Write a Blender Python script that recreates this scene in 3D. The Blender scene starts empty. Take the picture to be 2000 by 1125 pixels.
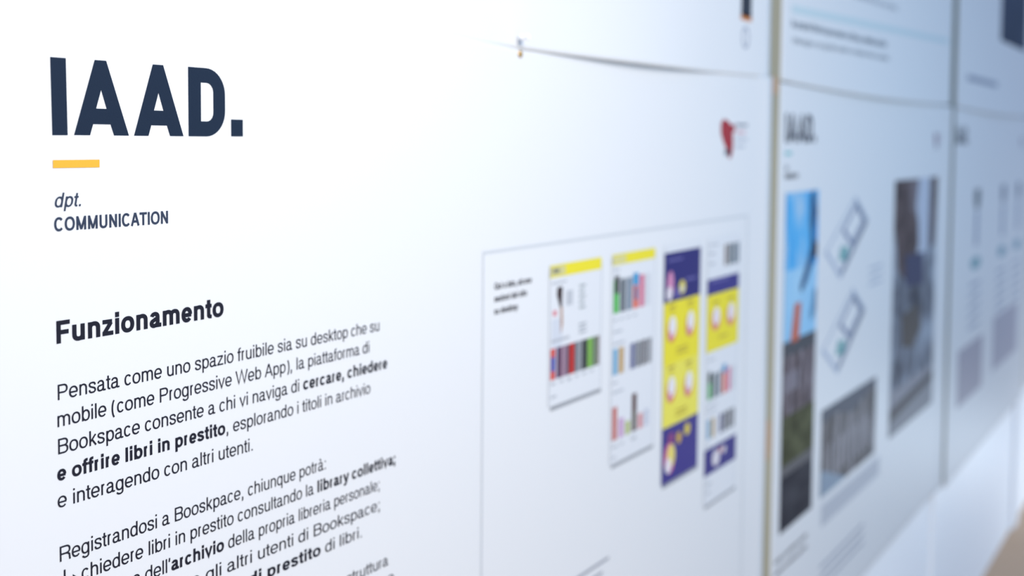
import bpy, math, random, json
from mathutils import Vector, Matrix
scene = bpy.context.scene
C = scene.collection
random.seed(4)

# ------------------------------------------------------------------ camera
# The wall of posters is the plane y = 0 (x runs along it, z up); the camera
# stands about half a metre off it and looks along it.
D = 0.52586                       # eye to poster distance
A = 0.54458                       # angle between the view and the wall
PITCH, ROLL = 0.059216, 0.007316
cd = bpy.data.cameras.new('camera'); cam = bpy.data.objects.new('camera', cd); C.objects.link(cam)
scene.camera = cam
fwd = Vector((math.cos(A), math.sin(A), 0)); right = Vector((math.sin(A), -math.cos(A), 0)); up = Vector((0, 0, 1))
look = fwd * math.cos(PITCH) - up * math.sin(PITCH)
up2 = up * math.cos(PITCH) + fwd * math.sin(PITCH)
R = Matrix((right, up2, -look)).transposed()
cam.matrix_world = Matrix.Translation((0, -D, 0)) @ (R @ Matrix.Rotation(ROLL, 3, 'Z')).to_4x4()
cd.sensor_width = 36; cd.lens = 2312.07 / 2000 * 36
cd.shift_y = (413.92 - 562.5) / 2000
cd.clip_start = 0.01
cd.dof.use_dof = True; cd.dof.focus_distance = FOCUS = 0.668; cd.dof.aperture_fstop = 5.0
cd.dof.aperture_blades = 0

# ------------------------------------------------------------------ world, lights, exposure
world = bpy.data.worlds.new('world'); scene.world = world; world.use_nodes = True
bg = world.node_tree.nodes['Background']
bg.inputs['Color'].default_value = (0.42, 0.61, 1.0, 1); bg.inputs['Strength'].default_value = 0.8

def area(name, loc, target, size, power, color):
    l = bpy.data.lights.new(name, 'AREA'); l.shape = 'RECTANGLE'; l.size, l.size_y = size
    l.energy = power; l.color = color
    o = bpy.data.objects.new(name, l); C.objects.link(o); o.location = loc
    o.rotation_euler = (Vector(target) - Vector(loc)).to_track_quat('-Z', 'Y').to_euler()
    return o
area('gallery_lamp_light', (0.38, -0.9, 0.60), (0.72, 0, -0.05), (0.8, 0.5), 19, (1.0, 0.965, 0.91))
area('floor_bounce_fill', (1.0, -1.5, -0.85), (0.95, 0, -0.35), (0.9, 0.5), 5, (1.0, 0.92, 0.80))  # added warm fill, stands in for bounce off the floor
area('blue_poster_fill', (2.0, -1.5, 0.1), (1.9, 0, -0.1), (1.0, 0.8), 7.5, (0.38, 0.74, 1.0))  # added bluish fill to lift the second poster, not a real opening
area('far_blue_fill', (7.4, -1.5, -0.1), (2.5, -0.2, -0.3), (1.6, 2.0), 8, (0.62, 0.84, 1.0))  # added unseen source, gives the far posters a blue glow and reflection
area('low_wall_fill', (4.4, -0.65, -1.06), (3.6, 0, -1.14), (0.5, 0.2), 4, (0.78, 0.90, 1.0))  # added fill that brightens the lower wall at the right, no door there
scene.view_settings.view_transform = 'Standard'; scene.view_settings.look = 'None'
scene.view_settings.exposure = 0.0; scene.view_settings.gamma = 1.0
scene.view_settings.use_curve_mapping = False

# ------------------------------------------------------------------ materials
def mat(name, col, rough=0.5, spec=0.5, metal=0.0, noise=None, bump=None):
    m = bpy.data.materials.new(name); m.use_nodes = True
    nt = m.node_tree; b = nt.nodes['Principled BSDF']
    b.inputs['Base Color'].default_value = (*col, 1); b.inputs['Roughness'].default_value = rough
    b.inputs['Metallic'].default_value = metal; b.inputs['Specular IOR Level'].default_value = spec
    tc = nt.nodes.new('ShaderNodeTexCoord')
    if noise:                      # (scale xyz, [(pos, colour), ...], detail)
        mp = nt.nodes.new('ShaderNodeMapping'); mp.inputs['Scale'].default_value = noise[0]
        n = nt.nodes.new('ShaderNodeTexNoise'); n.inputs['Scale'].default_value = 1; n.inputs['Detail'].default_value = noise[2]
        cr = nt.nodes.new('ShaderNodeValToRGB'); e = cr.color_ramp.elements
        while len(e) < len(noise[1]): e.new(0.5)
        for el, (p, c) in zip(e, noise[1]): el.position = p; el.color = (*c, 1)
        nt.links.new(tc.outputs['Object'], mp.inputs['Vector']); nt.links.new(mp.outputs['Vector'], n.inputs['Vector'])
        nt.links.new(n.outputs['Fac'], cr.inputs['Fac']); nt.links.new(cr.outputs['Color'], b.inputs['Base Color'])
    if bump:                       # (scale, strength, distance)
        n2 = nt.nodes.new('ShaderNodeTexNoise'); n2.inputs['Scale'].default_value = bump[0]; n2.inputs['Detail'].default_value = 3
        bp = nt.nodes.new('ShaderNodeBump'); bp.inputs['Strength'].default_value = bump[1]; bp.inputs['Distance'].default_value = bump[2]
        nt.links.new(tc.outputs['Object'], n2.inputs['Vector']); nt.links.new(n2.outputs['Fac'], bp.inputs['Height'])
        nt.links.new(bp.outputs['Normal'], b.inputs['Normal'])
    return m
_mc = {}
def ink(r, g, b):                  # printed ink given as an 8-bit colour
    k = (r, g, b)
    if k not in _mc:
        f = lambda v: ((v/255 + .055)/1.055)**2.4 if v > 10 else v/255/12.92
        _mc[k] = mat('printed_ink', (f(r)*.67, f(g)*.67, f(b)*.67), 0.55, 0.2)
    return _mc[k]
M = {
 'paper': mat('satin_paper', (0.63, 0.63, 0.63), 0.5, 0.28, bump=(900, 0.12, 0.0002)),
 'navy': mat('navy_ink', (0.006, 0.013, 0.03), 0.5, 0.16, bump=(1500, 0.35, 0.0003)),
 'text': mat('text_ink', (0.006, 0.006, 0.014), 0.6, 0.2),
 'yellow': mat('yellow_ink', (0.66, 0.34, 0.03), 0.55, 0.2, bump=(1500, 0.3, 0.0003)),
 'board': mat('foam_board_core', (0.80, 0.80, 0.78), 0.7, 0.2),
 'wood': mat('batten_wood', (0.4, 0.3, 0.2), 0.6, 0.3,
     noise=((9, 9, 1.6), [(0.30, (0.30, 0.26, 0.17)), (0.55, (0.36, 0.31, 0.20)), (0.70, (0.42, 0.30, 0.18))], 2)),
 'knot': mat('orange_knot', (0.42, 0.27, 0.16), 0.6, 0.3),
 'grey_batten': mat('painted_batten', (0.2, 0.21, 0.19), 0.6, 0.3,
     noise=((9, 9, 1.6), [(0.3, (0.12, 0.12, 0.08)), (0.7, (0.16, 0.155, 0.11))], 2)),
 'wall': mat('white_wall_paint', (0.93, 0.93, 0.93), 0.45, 0.4, bump=(60, 0.15, 0.002)),
 'brass': mat('brass', (0.46, 0.27, 0.07), 0.35, 0.5, 1.0),
 'steel': mat('steel', (0.5, 0.52, 0.56), 0.3, 0.5, 1.0),
 'plastic': mat('white_plastic', (0.9, 0.9, 0.9), 0.3, 0.5),
 'floor': mat('beige_floor', (0.4, 0.32, 0.26), 0.5, 0.4,
     noise=((3, 3, 3), [(0.3, (0.55, 0.34, 0.19)), (0.7, (0.62, 0.39, 0.23))], 4)),
 'sky_print': mat('sky_print', (.2, .5, .8), 0.65, 0.08,
     noise=((14, 1, 7), [(0.36, (0.03, 0.27, 0.60)), (0.52, (0.10, 0.38, 0.66)), (0.64, (0.36, 0.50, 0.62))], 3)),
 'pale_sky_print': mat('pale_sky_print', (.4, .6, .8), 0.65, 0.08,
     noise=((14, 1, 7), [(0.35, (0.22, 0.45, 0.66)), (0.7, (0.36, 0.55, 0.68))], 3)),
 'facade_print': mat('facade_print', (.1, .1, .1), 0.65, 0.08,
     noise=((55, 1, 16), [(0.35, (0.045, 0.035, 0.04)), (0.5, (0.11, 0.085, 0.09)), (0.68, (0.26, 0.23, 0.26))], 4)),
 'grass_print': mat('grass_print', (.1, .1, .04), 0.65, 0.08,
     noise=((30, 1, 30), [(0.35, (0.035, 0.035, 0.015)), (0.7, (0.11, 0.115, 0.06))], 4)),
 'road_print': mat('road_print', (.03, .03, .04), 0.65, 0.08,
     noise=((10, 1, 30), [(0.35, (0.018, 0.018, 0.026)), (0.7, (0.05, 0.05, 0.06))], 4)),
 'portal_print': mat('portal_print', (.2, .2, .2), 0.65, 0.08,
     noise=((34, 1, 9), [(0.35, (0.06, 0.055, 0.05)), (0.5, (0.15, 0.14, 0.14)), (0.66, (0.34, 0.32, 0.33))], 4)),
 'tree_print': mat('tree_print', (.08, .06, .06), 0.65, 0.08,
     noise=((20, 1, 20), [(0.35, (0.05, 0.035, 0.035)), (0.7, (0.14, 0.10, 0.10))], 4)),
 'crowd_print': mat('crowd_print', (.15, .15, .18), 0.65, 0.08,
     noise=((12, 1, 10), [(0.34, (0.05, 0.05, 0.065)), (0.5, (0.16, 0.17, 0.20)), (0.66, (0.36, 0.40, 0.46))], 4)),
 'dark_navy': mat('dark_block_print', (0.022, 0.036, 0.075), 0.65, 0.08,
     noise=((8, 1, 8), [(0.3, (0.016, 0.028, 0.06)), (0.7, (0.035, 0.05, 0.095))], 3)),
}

# ------------------------------------------------------------------ builders
def link(name, verts, faces, m, parent=None):
    me = bpy.data.meshes.new(name); me.from_pydata(verts, [], faces); me.update()
    me.materials.append(m); o = bpy.data.objects.new(name, me); C.objects.link(o)
    if parent: o.parent = parent
    return o
def box(name, lo, hi, m, parent=None, off=(0, 0, 0)):
    x0, y0, z0 = (a - b for a, b in zip(lo, off)); x1, y1, z1 = (a - b for a, b in zip(hi, off))
    v = [(x0,y0,z0),(x1,y0,z0),(x1,y1,z0),(x0,y1,z0),(x0,y0,z1),(x1,y0,z1),(x1,y1,z1),(x0,y1,z1)]
    f = [(0,1,5,4),(1,2,6,5),(2,3,7,6),(3,0,4,7),(4,5,6,7),(3,2,1,0)]
    return link(name, v, f, m, parent)
def tag(o, label=None, cat=None, group=None, kind=None):
    if label: o['label'] = label
    if cat: o['category'] = cat
    if group: o['group'] = group
    if kind: o['kind'] = kind
    return o

ZTOP = 0.08349                     # top edge of the lower row of posters
X0 = 0.35512                       # left edge of the first poster
PW, PH = 1.189, 0.841              # landscape sheets of the A series

# ------------------------------------------------------------------ a plain grotesque alphabet drawn as pen strokes
XH, CAP = 523, 718
ADV = dict(zip('abcdefghijklmnopqrstuvwxyz', (556,556,500,556,556,278,556,556,222,222,500,222,833,556,556,556,556,333,500,278,556,500,722,500,500,500)))
ADV.update(dict(zip('ABCDFGILMNOPQRTUW', (667,667,722,722,611,778,278,556,833,722,778,667,778,722,611,722,944))))
ADV.update({'.':278, ',':278, ';':278, ':':278, '(':333, ')':333, "'":200, 'à':556})
ADVB = dict(ADV); ADVB.update(dict(zip('abcdefghijklmnopqrstuvwxyz', (556,611,556,611,556,333,611,611,278,278,556,278,889,611,611,611,611,389,556,333,611,556,778,556,556,500))))
def glyph(ch, w, bold):
    """list of centre lines [(points, closed, square)] of one character for pen width w"""
    a = (ADVB if bold else ADV)[ch]; hw = w/2; hy = hw*0.86; o = 11
    L, Rr, l, r = 66+hw, a-66-hw, 34+hw, a-34-hw
    T = XH+o-hy; B = hy-o; mid = XH/2; out = []
    def arc(cx, cy, rx, ry, a0, a1, n=None, e=2.25):
        n = n or max(6, int(abs(a1-a0)/15)); P = []
        for i in range(n+1):
            t = math.radians(a0 + (a1-a0)*i/n); c, s = math.cos(t), math.sin(t)
            P.append((cx + rx*math.copysign(abs(c)**(2/e), c), cy + ry*math.copysign(abs(s)**(2/e), s)))
        return P
    def ln(*p): out.append((list(p), False))
    def st(p): out.append((p, False))
    def smooth(P, n=5):
        Q = [P[0]] + P + [P[-1]]; R_ = []
        for i in range(1, len(Q)-2):
            for k in range(n):
                t = k/n; p0, p1, p2, p3 = Q[i-1:i+3]
                R_.append(tuple(0.5*((2*p1[d]) + (p2[d]-p0[d])*t + (2*p0[d]-5*p1[d]+4*p2[d]-p3[d])*t*t + (3*p1[d]-p0[d]-3*p2[d]+p3[d])*t**3) for d in (0, 1)))
        return R_ + [P[-1]]
    def dot(cx, y0, h=None): out.append(([(cx, y0), (cx, y0 + (h or w*1.04))], False))
    def arch(x0, x1):
        cy = XH-200; st(arc((x0+x1)/2, cy, (x1-x0)/2, T-cy, 172, 0) + [(x1, 0)])
    if ch in 'àa':
        s = a-118-hw if not bold else a-90-hw
        st(arc((s+l+14)/2, XH-170, (s-l-14)/2, T-XH+170, 168, 0) + ([(s, 100), (s+10, 40), (s+36, hy-6), (a-22, hy)] if not bold else [(s, 0)]))
        if bold: st([(s, hy), (a-16, hy)])
        st([(s, 318), (s-30, 300), (s-90, 288)] + arc(l+118, 149, 118, 149-B, 112, 270, 9) + [(s-110, B+8), (s-50, B+38), (s-6, 150)])
        if ch == 'à': ln((a*0.34, 735), (a*0.52, 600))
    elif ch in 'bp':
        ln((L, 0 if ch == 'b' else -207), (L, CAP if ch == 'b' else XH)); st(arc((L+r)/2, mid, (r-L)/2, T-mid, 0, 360, 26))
    elif ch in 'dqg':
        ln((Rr, {'d':0, 'q':-207, 'g':-40}[ch]), (Rr, CAP if ch == 'd' else XH)); st(arc((Rr+l)/2, mid, (Rr-l)/2, T-mid, 0, 360, 26))
        if ch == 'g': st(arc((Rr+L)/2-4, -45, (Rr-L)/2+4, 172-hy, 0, -165))
    elif ch == 'c': st(arc(a/2, mid, r-a/2, T-mid, 38, 322, 20))
    elif ch == 'e': st(arc(a/2, mid, r-a/2, T-mid, 0, 322, 22)); ln((l, mid-12), (r+hw*0.55, mid-12))
    elif ch == 'f':
        x = 92+hw*0.9; st([(x, 0), (x, 600)] + arc(x+100, 600, 100, CAP-hy-600+10, 170, 92, 5) + [(a-14, CAP-hy+6)]); ln((14, XH-hy), (a-16, XH-hy))
    elif ch == 't':
        x = 88+hw; st([(x, XH+148), (x, 120)] + arc(x+88, 120, 88, 120-B-5, 188, 265, 5) + [(a-20, hy-8)]); ln((14, XH-hy), (a-20, XH-hy))
    elif ch in 'nh': ln((L, 0), (L, XH if ch == 'n' else CAP)); arch(L, Rr)
    elif ch == 'm': ln((L, 0), (L, XH)); arch(L, a/2); arch(a/2, Rr)
    elif ch == 'r': ln((L, 0), (L, XH)); st(arc((L+r)/2+50, XH-190, (r-L)/2+50, T-XH+190, 172, 88))
    elif ch == 'u': ln((Rr, 0), (Rr, XH)); st([(L, XH), (L, 200)] + arc((L+Rr)/2, 200, (Rr-L)/2, 200-B, 180, 352))
    elif ch in 'il':
        x = a/2; ln((x, 0), (x, XH if ch == 'i' else CAP))
        if ch == 'i': dot(x, CAP-w*0.98)
    elif ch == 'j': ln((a/2, -150), (a/2, XH)); dot(a/2, CAP-w*0.98)
    elif ch == 'k': ln((L, 0), (L, CAP)); ln((L+10, 190), (a-50-hw*0.6, XH)); ln((L+110, 290), (a-30-hw*0.6, 0))
    elif ch in 'o': st(arc(a/2, mid, r-a/2, T-mid, 0, 360, 28))
    elif ch == 's':
        x0, x1 = 40+hw, a-40-hw
        st(smooth([(x1-4, 372), (x1-45, T-28), (a/2, T), (x0+42, T-22), (x0+4, 388), (x0+60, 312), (a/2, 272), (x1-48, 226), (x1, 142), (x1-48, B+26), (a/2, B), (x0+42, B+26), (x0-6, 158)]))
    elif ch == 'v': ln((28+hw*.6, XH), (a/2, hy*.2), (a-28-hw*.6, XH))
    elif ch == 'w': ln((28+hw*.6, XH), (a*.28, 0), (a/2, XH-8), (a*.72, 0), (a-28-hw*.6, XH))
    elif ch == 'x': ln((40+hw*.6, XH), (a-40-hw*.6, 0)); ln((a-40-hw*.6, XH), (40+hw*.6, 0))
    elif ch == 'y': ln((28+hw*.6, XH), (a/2+6, 20)); ln((a-28-hw*.6, XH), (a/2-4, -60), (a/2-50, -190+hy), (60, -200+hy))
    elif ch == 'z': ln((40, XH-hy), (a-46-hw*.4, XH-hy)); ln((a-46-hw*.9, XH-hy*1.4), (40+hw*.9, hy*1.4)); ln((34, hy), (a-34, hy))
    elif ch == 'A': ln((22+hw*.7, 0), (a/2-hw*.1, CAP-4)); ln((a-22-hw*.7, 0), (a/2+hw*.1, CAP-4)); ln((a*.24, 236), (a*.76, 236))
    elif ch in 'BPRDF':
        L = 78+hw; ln((L, 0), (L, CAP)); H = CAP-hy; m = 338 if ch != 'B' else 378
        if ch == 'F': ln((L, H), (a-32, H)); ln((L, 350), (a-80, 350))
        elif ch == 'D': x = a-34-hw; st([(L, H), (a*.5, H)] + arc(a*.5, CAP/2, x-a*.5, H-CAP/2, 84, -84, 14) + [(a*.5, hy), (L, hy)])
        else:
            x = a-48-hw; st([(L, H), (a*.58, H)] + arc(a*.58, (H+m)/2, x-a*.58, (H-m)/2, 80, -80, 10) + [(a*.58, m), (L, m)])
            if ch == 'B': st([(a*.58, m)] + arc(a*.58, (m+hy)/2, x+12-a*.58, (m-hy)/2, 80, -80, 10) + [(a*.58, hy), (L, hy)])
            if ch == 'R': st([(a*.56, m), (a*.72, m-18), (x-14, m-90), (x-4, 120), (x+14, 0)])
    elif ch in 'CG': st(arc(a/2, CAP/2, a/2-40-hw, CAP/2+o-hy, 40, 320, 24))
    elif ch in 'OQ':
        st(arc(a/2, CAP/2, a/2-40-hw, CAP/2+o-hy, 0, 360, 32))
        if ch == 'Q': ln((a*.56, 170), (a-52, -20))
    elif ch == 'I': ln((a/2, 0), (a/2, CAP))
    elif ch == 'L': ln((78+hw, 0), (78+hw, CAP)); ln((78+hw, hy), (a-24, hy))
    elif ch == 'M': ln((74+hw, 0), (74+hw, CAP)); ln((a-74-hw, 0), (a-74-hw, CAP)); ln((74+hw, CAP-20), (a/2, 30)); ln((a/2, 30), (a-74-hw, CAP-20))
    elif ch == 'N': ln((76+hw, 0), (76+hw, CAP)); ln((a-76-hw, 0), (a-76-hw, CAP)); ln((76+hw, CAP-30), (a-76-hw, 30))
    elif ch == 'T': ln((20, CAP-hy), (a-20, CAP-hy)); ln((a/2, 0), (a/2, CAP-hy))
    elif ch == 'U': L = 78+hw; st([(L, CAP), (L, 240)] + arc(a/2, 240, a/2-L, 240-B, 180, 360, 14) + [(a-L, CAP)])
    elif ch == 'W': ln((16+hw*.6, CAP), (a*.27, 0), (a/2, CAP-8), (a*.73, 0), (a-16-hw*.6, CAP))
    elif ch == '.': dot(a/2, 0)
    elif ch == ',': dot(a/2, 0); ln((a/2+hw*.5, 0), (a/2-hw*.6, -140))
    elif ch == ':': dot(a/2, 0); dot(a/2, XH-w)
    elif ch == ';': dot(a/2, 0); dot(a/2, XH-w); ln((a/2+hw*.5, 0), (a/2-hw*.6, -140))
    elif ch == '(': st(arc(a-60, 255, a-130, 470, 118, 242, 12, 2))
    elif ch == ')': st(arc(60, 255, a-130, 470, 62, -62, 12, 2))
    elif ch == "'": ln((a/2+12, CAP), (a/2-14, CAP-200))
    return out
def ribbon(P, w):
    """outline quads of a centre line; horizontals a little thinner than verticals"""
    P = [p for i, p in enumerate(P) if i == 0 or math.dist(p, P[i-1]) > 4]
    n = len(P); closed = math.dist(P[0], P[-1]) < 1 and n > 3; V = []
    for i in range(n):
        if closed: p, q = P[i-1 if i else n-2], P[i+1 if i < n-1 else 1]
        else: p, q = P[max(0, i-1)], P[min(n-1, i+1)]
        def unit(u, v):
            d = math.dist(u, v) or 1; return ((v[0]-u[0])/d, (v[1]-u[1])/d)
        d1 = unit(p, P[i]) if p != P[i] else unit(P[i], q); d2 = unit(P[i], q) if q != P[i] else d1
        tx, ty = d1[0]+d2[0], d1[1]+d2[1]; m = math.hypot(tx, ty) or 1; tx, ty = tx/m, ty/m
        k = min(2.2, 1/max(0.3, tx*d1[0]+ty*d1[1]))
        nx, ny = -ty*w/2*k, tx*w/2*0.86*k
        V += [(P[i][0]+nx, P[i][1]+ny), (P[i][0]-nx, P[i][1]-ny)]
    return V, [(2*i, 2*i+1, 2*i+3, 2*i+2) for i in range(n-1)]

class Poster:
    """A sheet pinned to the wall: u, v are millimetres from its top left corner (v down)."""
    def __init__(s, k, row, label, gl, gr, disp):
        s.x0 = X0 + k * PW; s.z0 = ZTOP + (PH if row else 0)
        s.disp = disp; s.gl, s.gr = gl, gr; s.row = row
        s.root = bpy.data.objects.new('poster', None); C.objects.link(s.root)
        s.base = Vector((s.x0 + PW/2, 0.0, s.z0 - PH)); s.root.location = s.base
        tag(s.root, label, 'poster', 'row of exhibition posters')
    def at(s, u, v, off=0.0):
        return Vector((s.x0 + u/1000, -(s.disp(u, v) + off), s.z0 - v/1000)) - s.base
    def sheet(s, bottom=lambda u: 841.0, top=lambda u: 0.0):
        us = [s.gl + (PW*1000 - s.gl - s.gr)*i/96 for i in range(97)]
        nv = 40; V = []; F = []
        ts = [ (j/nv) for j in range(nv+1)]
        ts = sorted(set(ts + [0.005, 0.012, 0.95, 0.965, 0.985, 0.995]))
        n = len(ts)
        for side in (0, 1):
            for u in us:
                for t in ts:
                    v = top(u) + (bottom(u) - top(u))*t
                    V.append(s.at(u, v, -0.0006*side))
        N = len(us)*n
        for i in range(len(us)-1):
            for j in range(n-1):
                a = i*n + j
                F.append((a, a+1, a+n+1, a+n)); F.append((N+a, N+a+n, N+a+n+1, N+a+1))
        for i in range(len(us)-1):
            a = i*n; F.append((a, a+n, N+a+n, N+a)); b = i*n+n-1; F.append((b, N+b, N+b+n, b+n))
        for j in range(n-1):
            F.append((j, N+j, N+j+1, j+1)); a = (len(us)-1)*n + j; F.append((a, a+1, N+a+1, N+a))
        o = link('paper_sheet', V, F, M['paper'], s.root)
        for p in o.data.polygons: p.use_smooth = len(p.vertices) == 4 and abs(p.normal.y) > 0.5
        return o
    def backing(s, lo_y=0.004, hi_y=0.0115):
        v0, v1 = 12, 829
        return box('backing_board', (s.x0 + (s.gl+8)/1000, lo_y, s.z0 - v1/1000), (s.x0 + PW - (s.gr+8)/1000, hi_y, s.z0 - v0/1000), M['board'], s.root, s.base)
    # flat print: polygon in sheet millimetres
    def poly(s, name, pts, m, parent=None, off=0.00025, holes=()):
        cu = bpy.data.curves.new('t', 'CURVE'); cu.dimensions = '2D'; cu.fill_mode = 'BOTH'
        for ring in (pts, *holes):
            sp = cu.splines.new('POLY'); sp.points.add(len(ring)-1); sp.use_cyclic_u = True
            for p, (x, y) in zip(sp.points, ring): p.co = (x/10, -y/10, 0, 1)
        return s._from_curve(name, cu, m, parent, off)
    def rect(s, name, u0, v0, u1, v1, m, parent=None, off=0.00025):
        # cut along u so it follows the sheet
        n = max(1, int((u1-u0)/40)); V = []; F = []
        for i in range(n+1):
            u = u0 + (u1-u0)*i/n; V += [s.at(u, v0, off), s.at(u, v1, off)]
        for i in range(n): a = 2*i; F.append((a, a+1, a+3, a+2))
        return link(name, V, F, m, parent or s.root)
    def _from_curve(s, name, cu, m, parent, off, place=None):
        t = bpy.data.objects.new('t', cu); C.objects.link(t)
        dg = bpy.context.evaluated_depsgraph_get()
        me = bpy.data.meshes.new_from_object(t.evaluated_get(dg))
        bpy.data.objects.remove(t); bpy.data.curves.remove(cu)
        for v in me.vertices:
            x, y = v.co.x*10, -v.co.y*10
            if place: x, y = place(x, y)
            v.co = s.at(x, y, off)
        me.name = name; me.materials.clear(); me.materials.append(m); me.update()
        o = bpy.data.objects.new(name, me); C.objects.link(o); o.parent = parent or s.root
        return o
    def text(s, segs, u, v, width, cap, m=None, v2=None, shear=0, parent=None, name='printed_text', off=0.00025, pen=(90, 150)):
        """segs: [(string, bold)], baseline from (u, v) to (u + width, v2); one mesh for each run of one weight"""
        k = cap/CAP; x = 0.0; runs = []
        for st, bold in segs:
            V = []; F = []; lay = []
            for ch in st:
                if ch == ' ': x += 262; continue
                for i, (P, _) in enumerate(glyph(ch, pen[bold], bold)):
                    rv, rf = ribbon(P, pen[bold]); base = len(V)
                    V += [(x + px + shear*py, py) for px, py in rv]; lay += [i]*len(rv)
                    F += [tuple(base + q for q in f) for f in rf]
                x += (ADVB if bold else ADV)[ch] - 8
            runs.append((V, F, lay))
        g = width/(x-60); dv = ((v2 if v2 is not None else v) - v)/width
        for V, F, lay in runs:
            link(name, [s.at(u + px*g - 60*g*.9, v - py*k + dv*px*g, off + 0.00001*i) for (px, py), i in zip(V, lay)], F, m or M['text'], parent or s.root)
    def strip(s, name, u0, v0, u1, v1, h, m, off=0.00025):
        n = 24; V = []
        for i in range(n+1):
            u = u0+(u1-u0)*i/n; v = v0+(v1-v0)*i/n; V += [s.at(u, v, off), s.at(u, v+h, off)]
        link(name, V, [(2*i, 2*i+1, 2*i+3, 2*i+2) for i in range(n)], m, s.root)
    def frame(s, name, u0, v0, u1, v1, w, m, off=0.0002):
        s.poly(name, [(u0,v0),(u1,v0),(u1,v1),(u0,v1)], m, None, off, [[(u0+w,v0+w),(u1-w,v0+w),(u1-w,v1-w),(u0+w,v1-w)]])

# ------------------------------------------------------------------ the setting
tag(box('wall_left', (-1.5, 0.014, -1.1834), (9.0, 0.16, 1.45), M['wall']), kind='structure')
tag(box('floor', (-1.5, -4.0, -1.26), (9.0, 0.16, -1.1834), M['floor']), kind='structure')

for i, x in enumerate((X0+PW, X0+2*PW, X0+3*PW)):   # white painted strips on the wall under the battens
    tag(box('trim_%d' % (i+1), (x-0.05, 0.004, -1.1834), (x+0.05, 0.0139, ZTOP-PH-0.002), M['wall']), kind='structure')
# battens in the gaps between posters
def batten(x, w, label, m, z0=ZTOP - PH, z1=ZTOP + PH, front=-0.0005, knots=()):
    r = bpy.data.objects.new('wooden_batten', None); C.objects.link(r); r.location = (x, 0.007, z0)
    tag(r, label, 'batten', 'upright battens between the posters')
    off = (x, 0.007, z0)
    mid = ZTOP + 0.004
    box('lower_strip', (x-w/2, front, z0), (x+w/2, 0.014, mid), m[0], r, off)
    box('upper_strip', (x-w/2, front, mid), (x+w/2, 0.014, z1), m[1], r, off)
    for i, (zk, h) in enumerate(knots):
        V = [Vector((x-w/2, front-0.0004, zk)) - Vector(off)]; n = 14
        V = [Vector((x + w*0.36*math.cos(2*math.pi*q/n), front-0.0005, zk + h*math.sin(2*math.pi*q/n))) - Vector(off) for q in range(n)]
        V += [v + Vector((0, 0.0005, 0)) for v in V]
        link('wood_knot', V, [tuple(reversed(range(n)))] + [(q, (q+1) % n, n+(q+1) % n, n+q) for q in range(n)], M['knot'], r)
    return r
G1, G2, G3 = 0.043, 0.060, 0.060
batten(X0+PW, G1, 'narrow tan wooden batten along the right edge of the nearest poster', (M['wood'], M['wood']), knots=((ZTOP-0.006, 0.013), (ZTOP-0.487, 0.03)))
batten(X0+2*PW, G2, 'wider grey batten right of the poster with the tall sky photograph', (M['grey_batten'], M['grey_batten']))
batten(X0+3*PW, G3, 'grey batten at the far right edge of the picture', (M['wood'], M['grey_batten']))

# ------------------------------------------------------------------ lower posters
def curl(right, amount, width=62, top=0.0):
    lim = 1189 - right
    return lambda u, v: amount*max(0.0, (u - (lim - width))/width)**2
g1, g2, g3 = G1*500, G2*500, G3*500

P1 = Poster(0, 0, 'nearest poster, with large navy lettering, Italian paragraphs and web page pictures', 2, g1, curl(g1, 0.0048))
P1.backing()
def top1(u):                       # the left half of the top edge lies over the upper sheet, the right half under it
    if u < 505: return 3.2 - (505-u)*0.052
    t = min(1, max(0, (u-545)/40)); return 3.6 - 8.0*t
P1.sheet(top=top1)
# the logo lettering, one part per letter
P1.poly('printed_letter', [(49.0,41.3),(58.6,41.3),(59.1,81.7),(49.6,81.8)], M['navy'])
def letter_a(x):
    P1.poly('printed_letter', [(x+14,41.1),(x+21.6,41.1),(x+36.6,81.6),(x+26.4,81.6),(x+24.1,75.6),(x+12.4,75.6),(x+10.3,81.6),(x,81.6)], M['navy'],
        holes=[[(x+18.0,56.9),(x+21.6,67.2),(x+14.5,67.2)]])
letter_a(63.2); letter_a(103.5)
def d_shape(x0, y0, x1, y1, r):
    pts = [(x0,y0)]
    for i in range(11):
        a = -math.pi/2 + math.pi/2*i/10; pts.append((x1-r+r*math.cos(a), y0+r+r*math.sin(a)))
    for i in range(11):
        a = math.pi/2*i/10; pts.append((x1-r+r*math.cos(a), y1-r+r*math.sin(a)))
    return pts + [(x0,y1)]
P1.poly('printed_letter', d_shape(144.2,40.9,173.9,81.6,15.5), M['navy'], holes=[d_shape(154.1,49.6,164.2,72.7,5.6)])
P1.poly('printed_full_stop', [(179,71.1),(189,71.1),(189,81.4),(179,81.4)], M['navy'])
P1.rect('yellow_bar', 49.6, 94.8, 79.5, 99.0, M['yellow'])
slate = ink(52, 62, 84)
P1.text([('dpt.', 0)], 50.2, 119.6, 17.3, 7.6, slate, shear=0.2, pen=(104, 130))
P1.text([('COMMUNICATION', 1)], 50.0, 132.2, 78.2, 7.3, slate, pen=(100, 146))
P1.text([('Funzionamento', 1)], 49.8, 191.7, 122.0, 12.1, pen=(90, 162))
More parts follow.
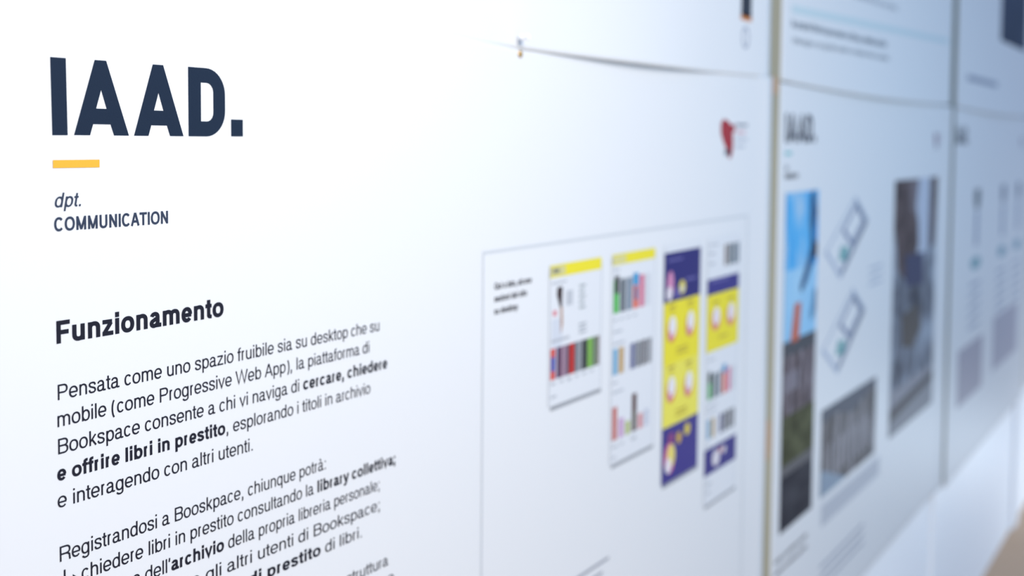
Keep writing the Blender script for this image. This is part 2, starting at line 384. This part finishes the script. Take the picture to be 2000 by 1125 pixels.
body = [
 ([('Pensata come uno spazio fruibile sia su desktop che su',0)], 50.2, 221.8, 327.9, 221.6),
 ([('mobile (come Progressive Web App), la piattaforma di',0)], 49.9, 236.2, 316.2, 235.8),
 ([('Bookspace consente a chi vi naviga di ',0),('cercare, chiedere',1)], 49.9, 250.8, 337.2, 250.7),
 ([('e offrire libri in prestito',1),(', esplorando i titoli in archivio',0)], 49.6, 265.1, 317.0, 265.8),
 ([('e interagendo con altri utenti.',0)], 49.6, 279.6, 197.0, 281.0),
 ([('Registrandosi a Bookspace, chiunque potrà:',0)], 49.9, 309.0, 268.2, 309.8),
 ([('chiedere libri in prestito consultando la ',0),('library collettiva;',1)], 64.2, 323.3, 347.4, 324.5),
 ([("disporre dell'",0),('archivio',1),(' della propria libreria personale;',0)], 64.2, 337.6, 328.4, 339.3),
 ([('interagire con gli altri utenti di Bookspace;',0)], 64.2, 352.2, 329.0, 354.6),
 ([('gestire le ',0),('richieste di prestito',1),(' di libri.',0)], 64.2, 366.8, 308.0, 368.9),
 ([('La piattaforma poggia sopra una buona struttura',0)], 49.9, 395.6, 338.6, 399.0),
 ([('che consente di cercare i titoli in ogni luogo',0)], 49.9, 410.0, 345.5, 413.6),
]
body[5] = ([('Registrandosi a Booskpace, chiunque potrà:',0)],) + body[5][1:]
for segs, u, v, u2, v2 in body: P1.text(segs, u, v, u2-u, 8.25, v2=v2)
for vv in (316.5,):                # the bent arrows that mark the list
    for q in range(4):
        v = vv + 14.5*q + 2.0
        P1.poly('arrow_mark', [(52.5,v-4.5),(53.6,v-4.5),(53.6,v),(54.6,v+1.6),(58.2,v+1.6),(58.2,v-0.4),(61.4,v+2.2),(58.2,v+4.8),(58.2,v+2.8),(54.2,v+2.8),(52.5,v+0.4)], M['text'])
# framed panel of web pages
hair = ink(222, 225, 228)
P1.frame('frame_line', 466.3, 174.4, 1097, 800, 2.6, hair)
for i, (t, w) in enumerate((('Qui a lato, alcune', 62), ('sezioni del sito', 54), ('su desktop', 38.5))):
    P1.text([(t, 1)], 485.3, 208.0 + 10.6*i, w, 5.6)

def card(u, v0, v1, w=103):
    P1.rect('page_shadow_print', u+3, v1, u+w+2.5, v1+4.2, ink(168,170,174), off=0.0002)
    P1.rect('page_shadow_print', u+w, v0+5, u+w+2.6, v1, ink(214,217,222), off=0.0002)
    P1.rect('page_shadow_print', u-1.2, v0+5, u, v1, ink(226,229,233), off=0.0002)
    return P1.rect('web_page_print', u, v0, u+w, v1, ink(244,245,247), off=0.0004)
def covers(par, u, v, hs, w, gap, cols, base=None):
    for i, c in enumerate(cols):
        if c is None: continue
        h = hs if not isinstance(hs, (list, tuple)) else hs[i]
        x = u + i*(w+gap)
        P1.rect('book_cover_print', x, v + ((base or h) - h), x+w, v+(base or h), ink(*c), par, 0.0006)
def greys(par, rows, col=(196,199,205)):
    for (u0, v0, u1, v1) in rows: P1.rect('caption_print', u0, v0, u1, v1, ink(*col), par, 0.0006)

YEL = (255, 238, 44); BLU = (44, 36, 116)
c1 = card(580, 195.8, 326.5)
P1.rect('header_band_print', 580, 196, 683, 207.5, ink(*YEL), c1, 0.0006)
P1.rect('header_search_print', 580, 197.5, 609, 206, ink(226,218,150), c1, 0.0008)
P1.rect('header_text_print', 585, 199.5, 597, 203.5, ink(150,148,120), c1, 0.0010)
greys(c1, [(583,212,612,213.6),(583,265,618,267.4),(583,305,592,307),(600,305,608,307),(615,305,622,308),(630,305,637,307),(645,305,653,307),(661,305,668,307),(583,317,594,319)])
P1.rect('caption_print', 612, 222, 624, 236, ink(206,209,214), c1, 0.0006)
for q in range(5): P1.rect('caption_print', 637, 219+5.2*q, 650 - (q % 2)*2, 221.2+5.2*q, ink(172,180,180), c1, 0.0006)
for q in range(3): P1.rect('caption_print', 637, 256+4*q, 652, 258+4*q, ink(184,188,192), c1, 0.0006)
P1.poly('figure_print', [(594,217),(604,217),(603,236),(599,236),(593,224)], ink(62,40,38), c1, 0.0006)
P1.poly('figure_print', [(600,236),(604,236),(605,252),(601,262)], ink(196,150,120), c1, 0.0006)
P1.rect('figure_print', 586, 238, 593, 243, ink(238,140,150), c1, 0.0006)
P1.rect('figure_print', 584, 246, 604, 276, ink(226,230,238), c1, 0.0005)
covers(c1, 582, 273, 29, 9.2, 3.0, [(226,86,74),(92,48,84),(150,120,140),(210,44,36),(150,152,158),(64,66,66),(138,196,84),(130,146,120)])
P1.rect('book_cover_print', 583, 281, 590, 294, ink(40,104,190), c1, 0.0008)
covers(c1, 591.5, 273, 29, 3.0, 9.2, [(198,206,226),(206,172,190),(70,40,44),(90,92,96),(178,182,184),(60,64,58),(96,128,74),(110,40,40)])

c2 = card(707.5, 195.8, 410.5)
P1.rect('header_band_print', 707.5, 196, 810.5, 207, ink(*YEL), c2, 0.0006)
P1.rect('header_search_print', 707.5, 197.5, 738, 206, ink(232,224,150), c2, 0.0008)
covers(c2, 711, 222, 34, 12, 3.2, [(70,190,66),(90,100,108),(126,142,158),(236,98,60),(226,120,150),(226,228,232)])
P1.rect('book_cover_print', 713, 218, 723, 236, ink(44,42,42), c2, 0.0008)
P1.rect('book_cover_print', 756, 219, 769, 232, ink(40,160,214), c2, 0.0008)
P1.rect('book_cover_print', 760, 234, 767, 247, ink(70,90,150), c2, 0.0008)
covers(c2, 711, 292, 27, 10.5, 3.2, [(120,180,214),(206,166,96),(238,238,242),(86,92,140),(104,106,110),(96,92,96),(140,140,142)])
covers(c2, 711, 346, [34,20,14,40,16,18], 11, 4.4, [(210,120,110),(216,170,210),(190,200,120),(86,44,34),(226,150,150),(214,216,228)], 40)
P1.rect('book_cover_print', 760, 364, 764, 384, ink(120,130,110), c2, 0.0008)
greys(c2, [(711,211,724,213),(711,262,720,264),(726,262,734,264),(741,262,750,264),(757,262,766,264),(711,274,732,276),(711,286,738,288),(711,326,722,328),(711,336,736,338),(711,392,724,394),(730,392,738,394),(757,392,768,395),(711,403,720,405)])

c3 = card(835.5, 195.8, 463.5)
P1.rect('section_print', 835.5, 204.5, 938.5, 260, ink(*BLU), c3, 0.0006)
P1.rect('section_print', 835.5, 260, 938.5, 330, ink(*YEL), c3, 0.0006)
P1.rect('section_print', 835.5, 330, 938.5, 400, ink(255,242,92), c3, 0.0006)
P1.rect('section_print', 835.5, 400, 938.5, 463.5, ink(62,52,140), c3, 0.0006)
def blob(par, u, v, ru, rv, col, off=0.0009, name='illustration_print'):
    P1.poly(name, [(u + ru*math.cos(a*math.pi/8), v + rv*math.sin(a*math.pi/8)) for a in range(16)], ink(*col), par, off)
blob(c3, 852, 240, 9, 15, (226,150,190)); blob(c3, 849, 250, 8, 8, (250,240,244), 0.0011)
blob(c3, 885, 246, 9, 8, (238,220,90)); blob(c3, 872, 251, 7, 6, (120,110,180)); blob(c3, 885, 248, 4, 4, (250,250,240), 0.0011)
P1.rect('caption_print', 845, 212, 885, 214.5, ink(110,104,170), c3, 0.0009)
P1.rect('caption_print', 895, 237, 925, 240, ink(110,104,170), c3, 0.0009)
for (u, v, s_) in ((858, 288, 1), (910, 288, 1), (858, 356, 1), (908, 358, 1)):
    blob(c3, u, v+4, 13, 14, (240,150,90)); blob(c3, u+1, v, 10, 12, (252,248,250), 0.0011); blob(c3, u-6, v+10, 5, 5, (236,140,170), 0.0013)
    P1.rect('caption_print', u-9, v-24, u+9, v-21, ink(196,170,60), c3, 0.0009)
    P1.rect('caption_print', u-6, v-18, u+7, v-16, ink(206,180,60), c3, 0.0009)
for v in (314, 319, 385, 390): P1.rect('caption_print', 872, v, 904, v+2.4, ink(206,180,56), c3, 0.0009)
blob(c3, 856, 436, 15, 18, (240,130,170)); blob(c3, 860, 434, 11, 13, (252,232,120), 0.0011); blob(c3, 852, 444, 8, 9, (250,246,250), 0.0012)
blob(c3, 882, 418, 7, 7, (222,180,70)); blob(c3, 906, 413, 8, 7, (238,214,80)); blob(c3, 860, 414, 9, 6, (150,70,130))

c4 = card(961.5, 196.5, 520, 105)
P1.rect('section_print', 961.5, 246, 1066.5, 265, ink(58,50,136), c4, 0.0006)
P1.rect('section_print', 961.5, 265, 1066.5, 334, ink(*YEL), c4, 0.0006)
P1.rect('section_print', 961.5, 452, 1066.5, 484, ink(58,50,136), c4, 0.0006)
P1.rect('caption_print', 971, 248, 1030, 251, ink(110,104,170), c4, 0.0009)
for u in (990, 1040):
    blob(c4, u, 296, 15, 14, (240,150,120)); blob(c4, u+1, 292, 11, 11, (252,244,250), 0.0011)
    P1.rect('caption_print', u-10, 274, u+10, 277, ink(200,176,60), c4, 0.0009)
P1.rect('caption_print', 1000, 318, 1030, 321, ink(214,190,60), c4, 0.0009)
covers(c4, 1016, 207, 26, 10, 3.4, [(150,132,122),(110,120,126),(96,110,118),(140,150,160)])
covers(c4, 968, 362, 30, 12, 4, [(60,170,70),(96,108,112),(140,150,158),(236,110,70),(230,140,170),(224,226,230)])
P1.rect('book_cover_print', 969, 358, 979, 372, ink(50,48,48), c4, 0.0008)
P1.rect('book_cover_print', 1015, 356, 1028, 366, ink(60,160,210), c4, 0.0008)
covers(c4, 968, 416, 24, 10, 3.6, [(130,180,210),(204,172,110),(238,238,242),(96,96,132),(108,106,110),(98,96,98),(140,140,142)])
blob(c4, 998, 468, 12, 10, (244,236,240)); blob(c4, 1024, 463, 6, 5, (250,240,240)); blob(c4, 1012, 461, 5, 4, (220,150,150))
greys(c4, [(968,204,996,206),(968,214,984,217),(968,226,984,229),(968,343,990,345),(968,399,1000,401),(968,406,996,408),(968,448,980,450),(968,494,984,497),(968,504,980,507)])
# captions that begin under the pages
for i in range(3):
    P1.rect('caption_print', 600, 503.5 + 11*i, 708 - 14*i, 506.5 + 11*i, ink(168,170,178))
# the red mark with its small print, top right
def red_mark(P, u, v, sc=1.0, faint=False):
    r = (176, 40, 48) if not faint else (160, 130, 150)
    pts = [(0,2),(8,-3),(24,-1),(34,4),(46,3),(47,10),(40,14),(42,26),(40,38),(34,45),(27,45),(26,37),(18,33),(8,24),(0,14)]
    P.poly('red_mark_print', [(u+x*sc, v+y*sc) for x, y in pts], ink(*r))
    P.rect('caption_print', u+14*sc, v+34*sc, u+31*sc, v+41*sc, ink(110,110,124))
    for i, c in enumerate(((130,134,146),(226,170,180),(200,204,214),(204,208,218))):
        P.rect('caption_print', u+50*sc, v+(2+9*i)*sc, u+(92 - (i % 2)*8)*sc, v+(5+9*i)*sc, ink(*c))
red_mark(P1, 997, 57)

# ---- second poster
P2 = Poster(1, 0, 'second poster, with a tall photograph of blue sky above a dark street', g1, g2, curl(g2, 0.006, 70))
P2.backing(); P2.sheet()
def small_logo(P, m, scale=1.0):
    P.poly('printed_letter', [(49,41.3),(58.6,41.3),(59.1,81.7),(49.6,81.8)], m)
    for x in (63.2, 103.5):
        P.poly('printed_letter', [(x+14,41.1),(x+21.6,41.1),(x+36.6,81.6),(x+26.4,81.6),(x+24.1,75.6),(x+12.4,75.6),(x+10.3,81.6),(x,81.6)], m, holes=[[(x+18,56.9),(x+21.6,67.2),(x+14.5,67.2)]])
    P.poly('printed_letter', d_shape(144.2,40.9,173.9,81.6,15.5), m, holes=[d_shape(154.1,49.6,164.2,72.7,5.6)])
    P.poly('printed_full_stop', [(179,71.1),(189,71.1),(189,81.4),(179,81.4)], m)
dk = ink(44, 46, 60)
small_logo(P2, dk)
P2.rect('teal_bar', 49.6, 94.8, 79.5, 99.0, ink(110, 205, 205))
P2.text([('dpt.', 0)], 50.2, 119.6, 17.3, 6.6, dk, shear=0.2)
P2.text([('COMMUNICATION', 1)], 50.0, 132.2, 60, 7.3, dk)
red_mark(P2, 1012, 60, 0.75, True)
# tall photo
ph = P2.rect('photograph_print', 58, 152, 210, 636, M['road_print'], off=0.0003)
P2.rect('sky_print', 58, 152, 210, 262, M['sky_print'], ph, 0.0006)
P2.rect('sky_print', 58, 262, 210, 366, M['pale_sky_print'], ph, 0.0006)
P2.poly('plane_print', [(170,158),(190,150),(205,185),(190,215),(205,240),(160,285),(135,300),(128,290),(160,255),(178,232),(168,200)], ink(38,84,130), ph, 0.0009)
P2.poly('plane_print', [(176,224),(208,232),(206,252),(180,250)], ink(16,40,74), ph, 0.0012)
P2.poly('plane_print', [(196,300),(208,300),(207,330),(190,345),(180,340)], ink(80,140,180), ph, 0.0012)
P2.poly('tower_print', [(106,312),(134,312),(126,366),(90,366)], ink(214,104,64), ph, 0.0012)
P2.rect('building_print', 58, 363, 210, 478, M['facade_print'], ph, 0.0006)
P2.rect('roof_print', 58, 363, 210, 384, ink(70,72,80), ph, 0.0009)
for q in range(4): P2.rect('window_print', 66+18*q, 408, 76+18*q, 436, ink(150,144,156), ph, 0.0009)
P2.rect('lawn_print', 58, 470, 210, 541, M['grass_print'], ph, 0.0009)
P2.rect('path_print', 58, 541, 210, 556, ink(96,94,98), ph, 0.0009)
# middle: outlined handsets and the stone portal
def handset(uvs, col, w):
    cx = sum(p[0] for p in uvs)/4; cy = sum(p[1] for p in uvs)/4
    inner = [(cx+(x-cx)*w, cy+(y-cy)*w) for x, y in uvs]
    h = P2.poly('handset_outline_print', uvs, ink(*col), holes=[inner])
    return [(cx+(x-cx)*w*.98, cy+(y-cy)*w*.98) for x, y in uvs]
for du, dv in ((0, 0), (-5, 152)):
    f = lambda P: [(x+du, y+dv) for x, y in P]
    handset(f([(420,168),(500,212),(338,300),(248,250)]), (196,206,224), 0.88)
    handset(f([(424,178),(482,210),(400,252),(340,222)]), (150,160,186), 0.72)
    P2.poly('handset_edge_print', f([(482,210),(494,216),(345,294),(336,286)]), ink(164,174,198))
    P2.poly('teal_accent_print', f([(340,246),(384,250),(372,272),(326,268)]), ink(126,184,184))
for i in range(3): P2.rect('caption_print', 516, 296+14*i, 606, 300+14*i, ink(186,196,214))
pt = P2.rect('photograph_print', 252, 496, 582, 634, M['portal_print'], off=0.0003)
P2.poly('portal_sky_print', [(252,496),(582,496),(582,508),(420,530),(330,512),(252,518)], ink(84,90,104), pt, 0.0006)
for q in range(9):
    P2.rect('column_print', 300+30*q, 556, 310+30*q, 612, ink(176,172,178), pt, 0.0008)
P2.poly('street_print', [(252,590),(290,600),(400,634),(252,634)], ink(150,168,186), pt, 0.0009)
# right photo
pr = P2.rect('photograph_print', 684, 150, 1056, 632, M['crowd_print'], off=0.0003)
P2.poly('tree_print', [(684,150),(850,150),(850,250),(800,300),(760,300),(684,240)], M['tree_print'], pr, 0.0006)
P2.poly('sky_patch_print', [(850,150),(985,150),(975,300),(850,300),(850,250)], ink(206,214,230), pr, 0.0006)
P2.poly('foliage_print', [(684,215),(800,205),(880,232),(890,280),(850,330),(800,350),(720,320)], M['tree_print'], pr, 0.0008)
P2.poly('leaf_print', [(800,150),(880,150),(862,205),(880,235),(820,240)], ink(120,104,108), pr, 0.0007)
P2.poly('crowd_shape_print', [(760,410),(900,400),(930,450),(860,485),(770,470)], ink(82,72,66), pr, 0.0009)
P2.poly('trunk_print', [(985,150),(1056,150),(1040,290),(1000,300)], M['tree_print'], pr, 0.0006)
P2.poly('figure_print', [(780,296),(935,300),(940,365),(785,356)], ink(44,44,88), pr, 0.0009)
P2.rect('ground_print', 684, 545, 1056, 590, ink(150,150,160), pr, 0.0006)
P2.poly('shadow_strip_print', [(684,580),(1056,560),(1056,578),(684,604)], ink(48,48,62), pr, 0.0009)
P2.poly('paving_print', [(684,604),(1056,578),(1056,632),(684,632)], ink(142,144,152), pr, 0.0009)
for i in range(2): P2.text([('sezioni consultando prestito', 1)], 42, 675+17*i, 148, 7, dk)
for i in range(3): P2.rect('caption_print', 262, 745+16*i, 520, 749+16*i, ink(150,158,178))
P2.rect('pale_band_print', 262, 648, 620, 682, ink(208,211,218))

# ---- third and fourth posters
P3 = Poster(2, 0, 'third poster, with faint pale green product pictures, behind the grey batten', g2, g3, curl(g3, 0.006, 70))
P3.backing(); P3.sheet(bottom=lambda u: 858.0)
small_logo(P3, dk)
red_mark(P3, 1012, 60, 0.75, True)
for u, d in ((300, 0), (690, 1), (960, 1)):
    c = (96,104,112) if not d else (140,146,164)
    P3.poly('product_print', [(u,190),(u+70,190),(u+76,214),(u+58,240),(u+14,240),(u-4,214)], ink(*c))
    P3.rect('product_print', u+14, 244, u+56, 330, ink(166,174,196))
    P3.poly('teal_accent_print', [(u+35+66*math.cos(a*math.pi/8), 372+16*math.sin(a*math.pi/8)) for a in range(16)], ink(*(132,180,190) if not d else (148,186,200)))
    for i in range(5): P3.rect('caption_print', u-40, 420+26*i, u+110, 427+26*i, ink(168,176,198))
P3.rect('photograph_print', 145, 565, 470, 700, ink(186,180,192)); P3.rect('photograph_print', 622, 545, 1045, 690, ink(196,192,204))
P4 = Poster(3, 0, 'fourth poster, only its left sliver visible at the far right edge', g3, g3, curl(g3, 0.006, 70))
P4.backing(); P4.sheet()

# ------------------------------------------------------------------ upper posters (their bottom edges hang just over the lower row)
def droop(u): return 841.0 + 4.2 - 7.5*((u-560)/600)**2
def bulge(amount, a, b):
    def f(u, v):
        t = min(1.0, max(0.0, (u-a)/(b-a)))
        w = max(0.0, (v - 641)/200)
        tilt = 0.0
        return 0.0012 + amount*math.sin(math.pi*t)**1.3*w**2 + tilt
    return f
def lift1(u, v):
    t = min(1.0, max(0.0, (u-480)/60)); b = bulge(0.0062, 550, 1000)(u, v) - 0.0005
    return -0.0016 + t*t*(3-2*t)*(b + 0.0016)
U1 = Poster(0, 1, 'upper poster with a small dark figure on an orange base, above the nearest poster', 2, g1, lift1)
U1.backing(); U1.sheet(droop)
U1.rect('dark_figure_print', 1057, 560, 1093, 766, ink(40,44,56)); U1.rect('orange_base_print', 1056, 763, 1094, 771, ink(226,140,60))
U1.poly('ring_print', [(1074+13*math.cos(a*math.pi/12), 792+14*math.sin(a*math.pi/12)) for a in range(24)], ink(176,182,198),
        holes=[[(1074+9*math.cos(a*math.pi/12), 792+10*math.sin(a*math.pi/12)) for a in range(24)]])
U2 = Poster(1, 1, 'upper poster with two grey lines of print under a pale teal band', g1, g2, bulge(0.005, 20, 1150))
U2.backing(); U2.sheet(droop)
gr = ink(104, 118, 132)
U2.text([('la propria libreria personale e la library collettiva dei libri', 1)], 64, 763, 520, 11, gr, v2=755)
U2.text([('interagire con gli altri utenti e chiedere libri in prestito', 0)], 70, 785, 530, 9, gr, v2=777)
U2.strip('teal_band_print', 64, 733, 1120, 698, 11, ink(220,238,241))
U2.text([('una piattaforma di archivio', 0)], 330, 690, 330, 10, ink(140,152,170), v2=684)
U3 = Poster(2, 1, 'upper poster with a dark navy picture, at the top right corner', g2, g3, bulge(0.005, 20, 1150))
U3.backing(); U3.sheet(droop)
U3.rect('picture_print', 592, 380, 1040, 650, M['dark_navy'])
U3.rect('caption_print', 150, 762, 550, 776, ink(168,174,190))

# ------------------------------------------------------------------ pins
def lathe(name, prof, loc, m, parent, off, n=20):
    V = []; F = []
    for r, y in prof:
        for i in range(n):
            a = 2*math.pi*i/n; V.append((loc[0]-off[0]+r*math.cos(a), loc[1]-off[1]-y, loc[2]-off[2]+r*math.sin(a)))
    for j in range(len(prof)-1):
        for i in range(n):
            k = (i+1) % n; F.append((j*n+i, j*n+k, (j+1)*n+k, (j+1)*n+i))
    F.append(tuple(range(n))); F.append(tuple((len(prof)-1)*n + i for i in reversed(range(n))))
    o = link(name, V, F, m, parent)
    for p in o.data.polygons: p.use_smooth = len(p.vertices) == 4
    return o
def push_pin(u, v, label):
    p = (X0+u/1000, -0.0020, ZTOP - v/1000)
    r = bpy.data.objects.new('push_pin', None); C.objects.link(r); r.location = p
    tag(r, label, 'pin')
    lathe('pin_head', [(0.0026,0.0012),(0.0028,0.002),(0.0017,0.003),(0.0015,0.006),(0.0026,0.007),(0.0026,0.0082),(0.0018,0.0088)], p, M['plastic'], r, p)
    lathe('metal_collar', [(0.0019,-0.0003),(0.0019,0.0013)], (p[0]-0.0004, p[1], p[2]-0.0035), M['steel'], r, p)
    return r
def tack(u, v, label, k=0, y=0.0):
    p = (X0+k*PW+u/1000, y, ZTOP - v/1000)
    r = bpy.data.objects.new('drawing_tack', None); C.objects.link(r); r.location = p
    tag(r, label, 'pin')
    prof = [(0.0032*math.cos(a*math.pi/12), 0.0003+0.0016*math.sin(a*math.pi/12)) for a in range(0, 6)] + [(0.0002, 0.0020)]
    lathe('tack_head', prof, p, M['brass'], r, p)
    lathe('tack_shank', [(0.0006,-0.003),(0.0006,0.0006)], p, M['steel'], r, p, 8)
    return r
push_pin(521, -5.6, 'white push pin holding the bottom edge of the poster above the nearest one')
tack(524.5, 8.2, 'small domed brass tack just below the white push pin')
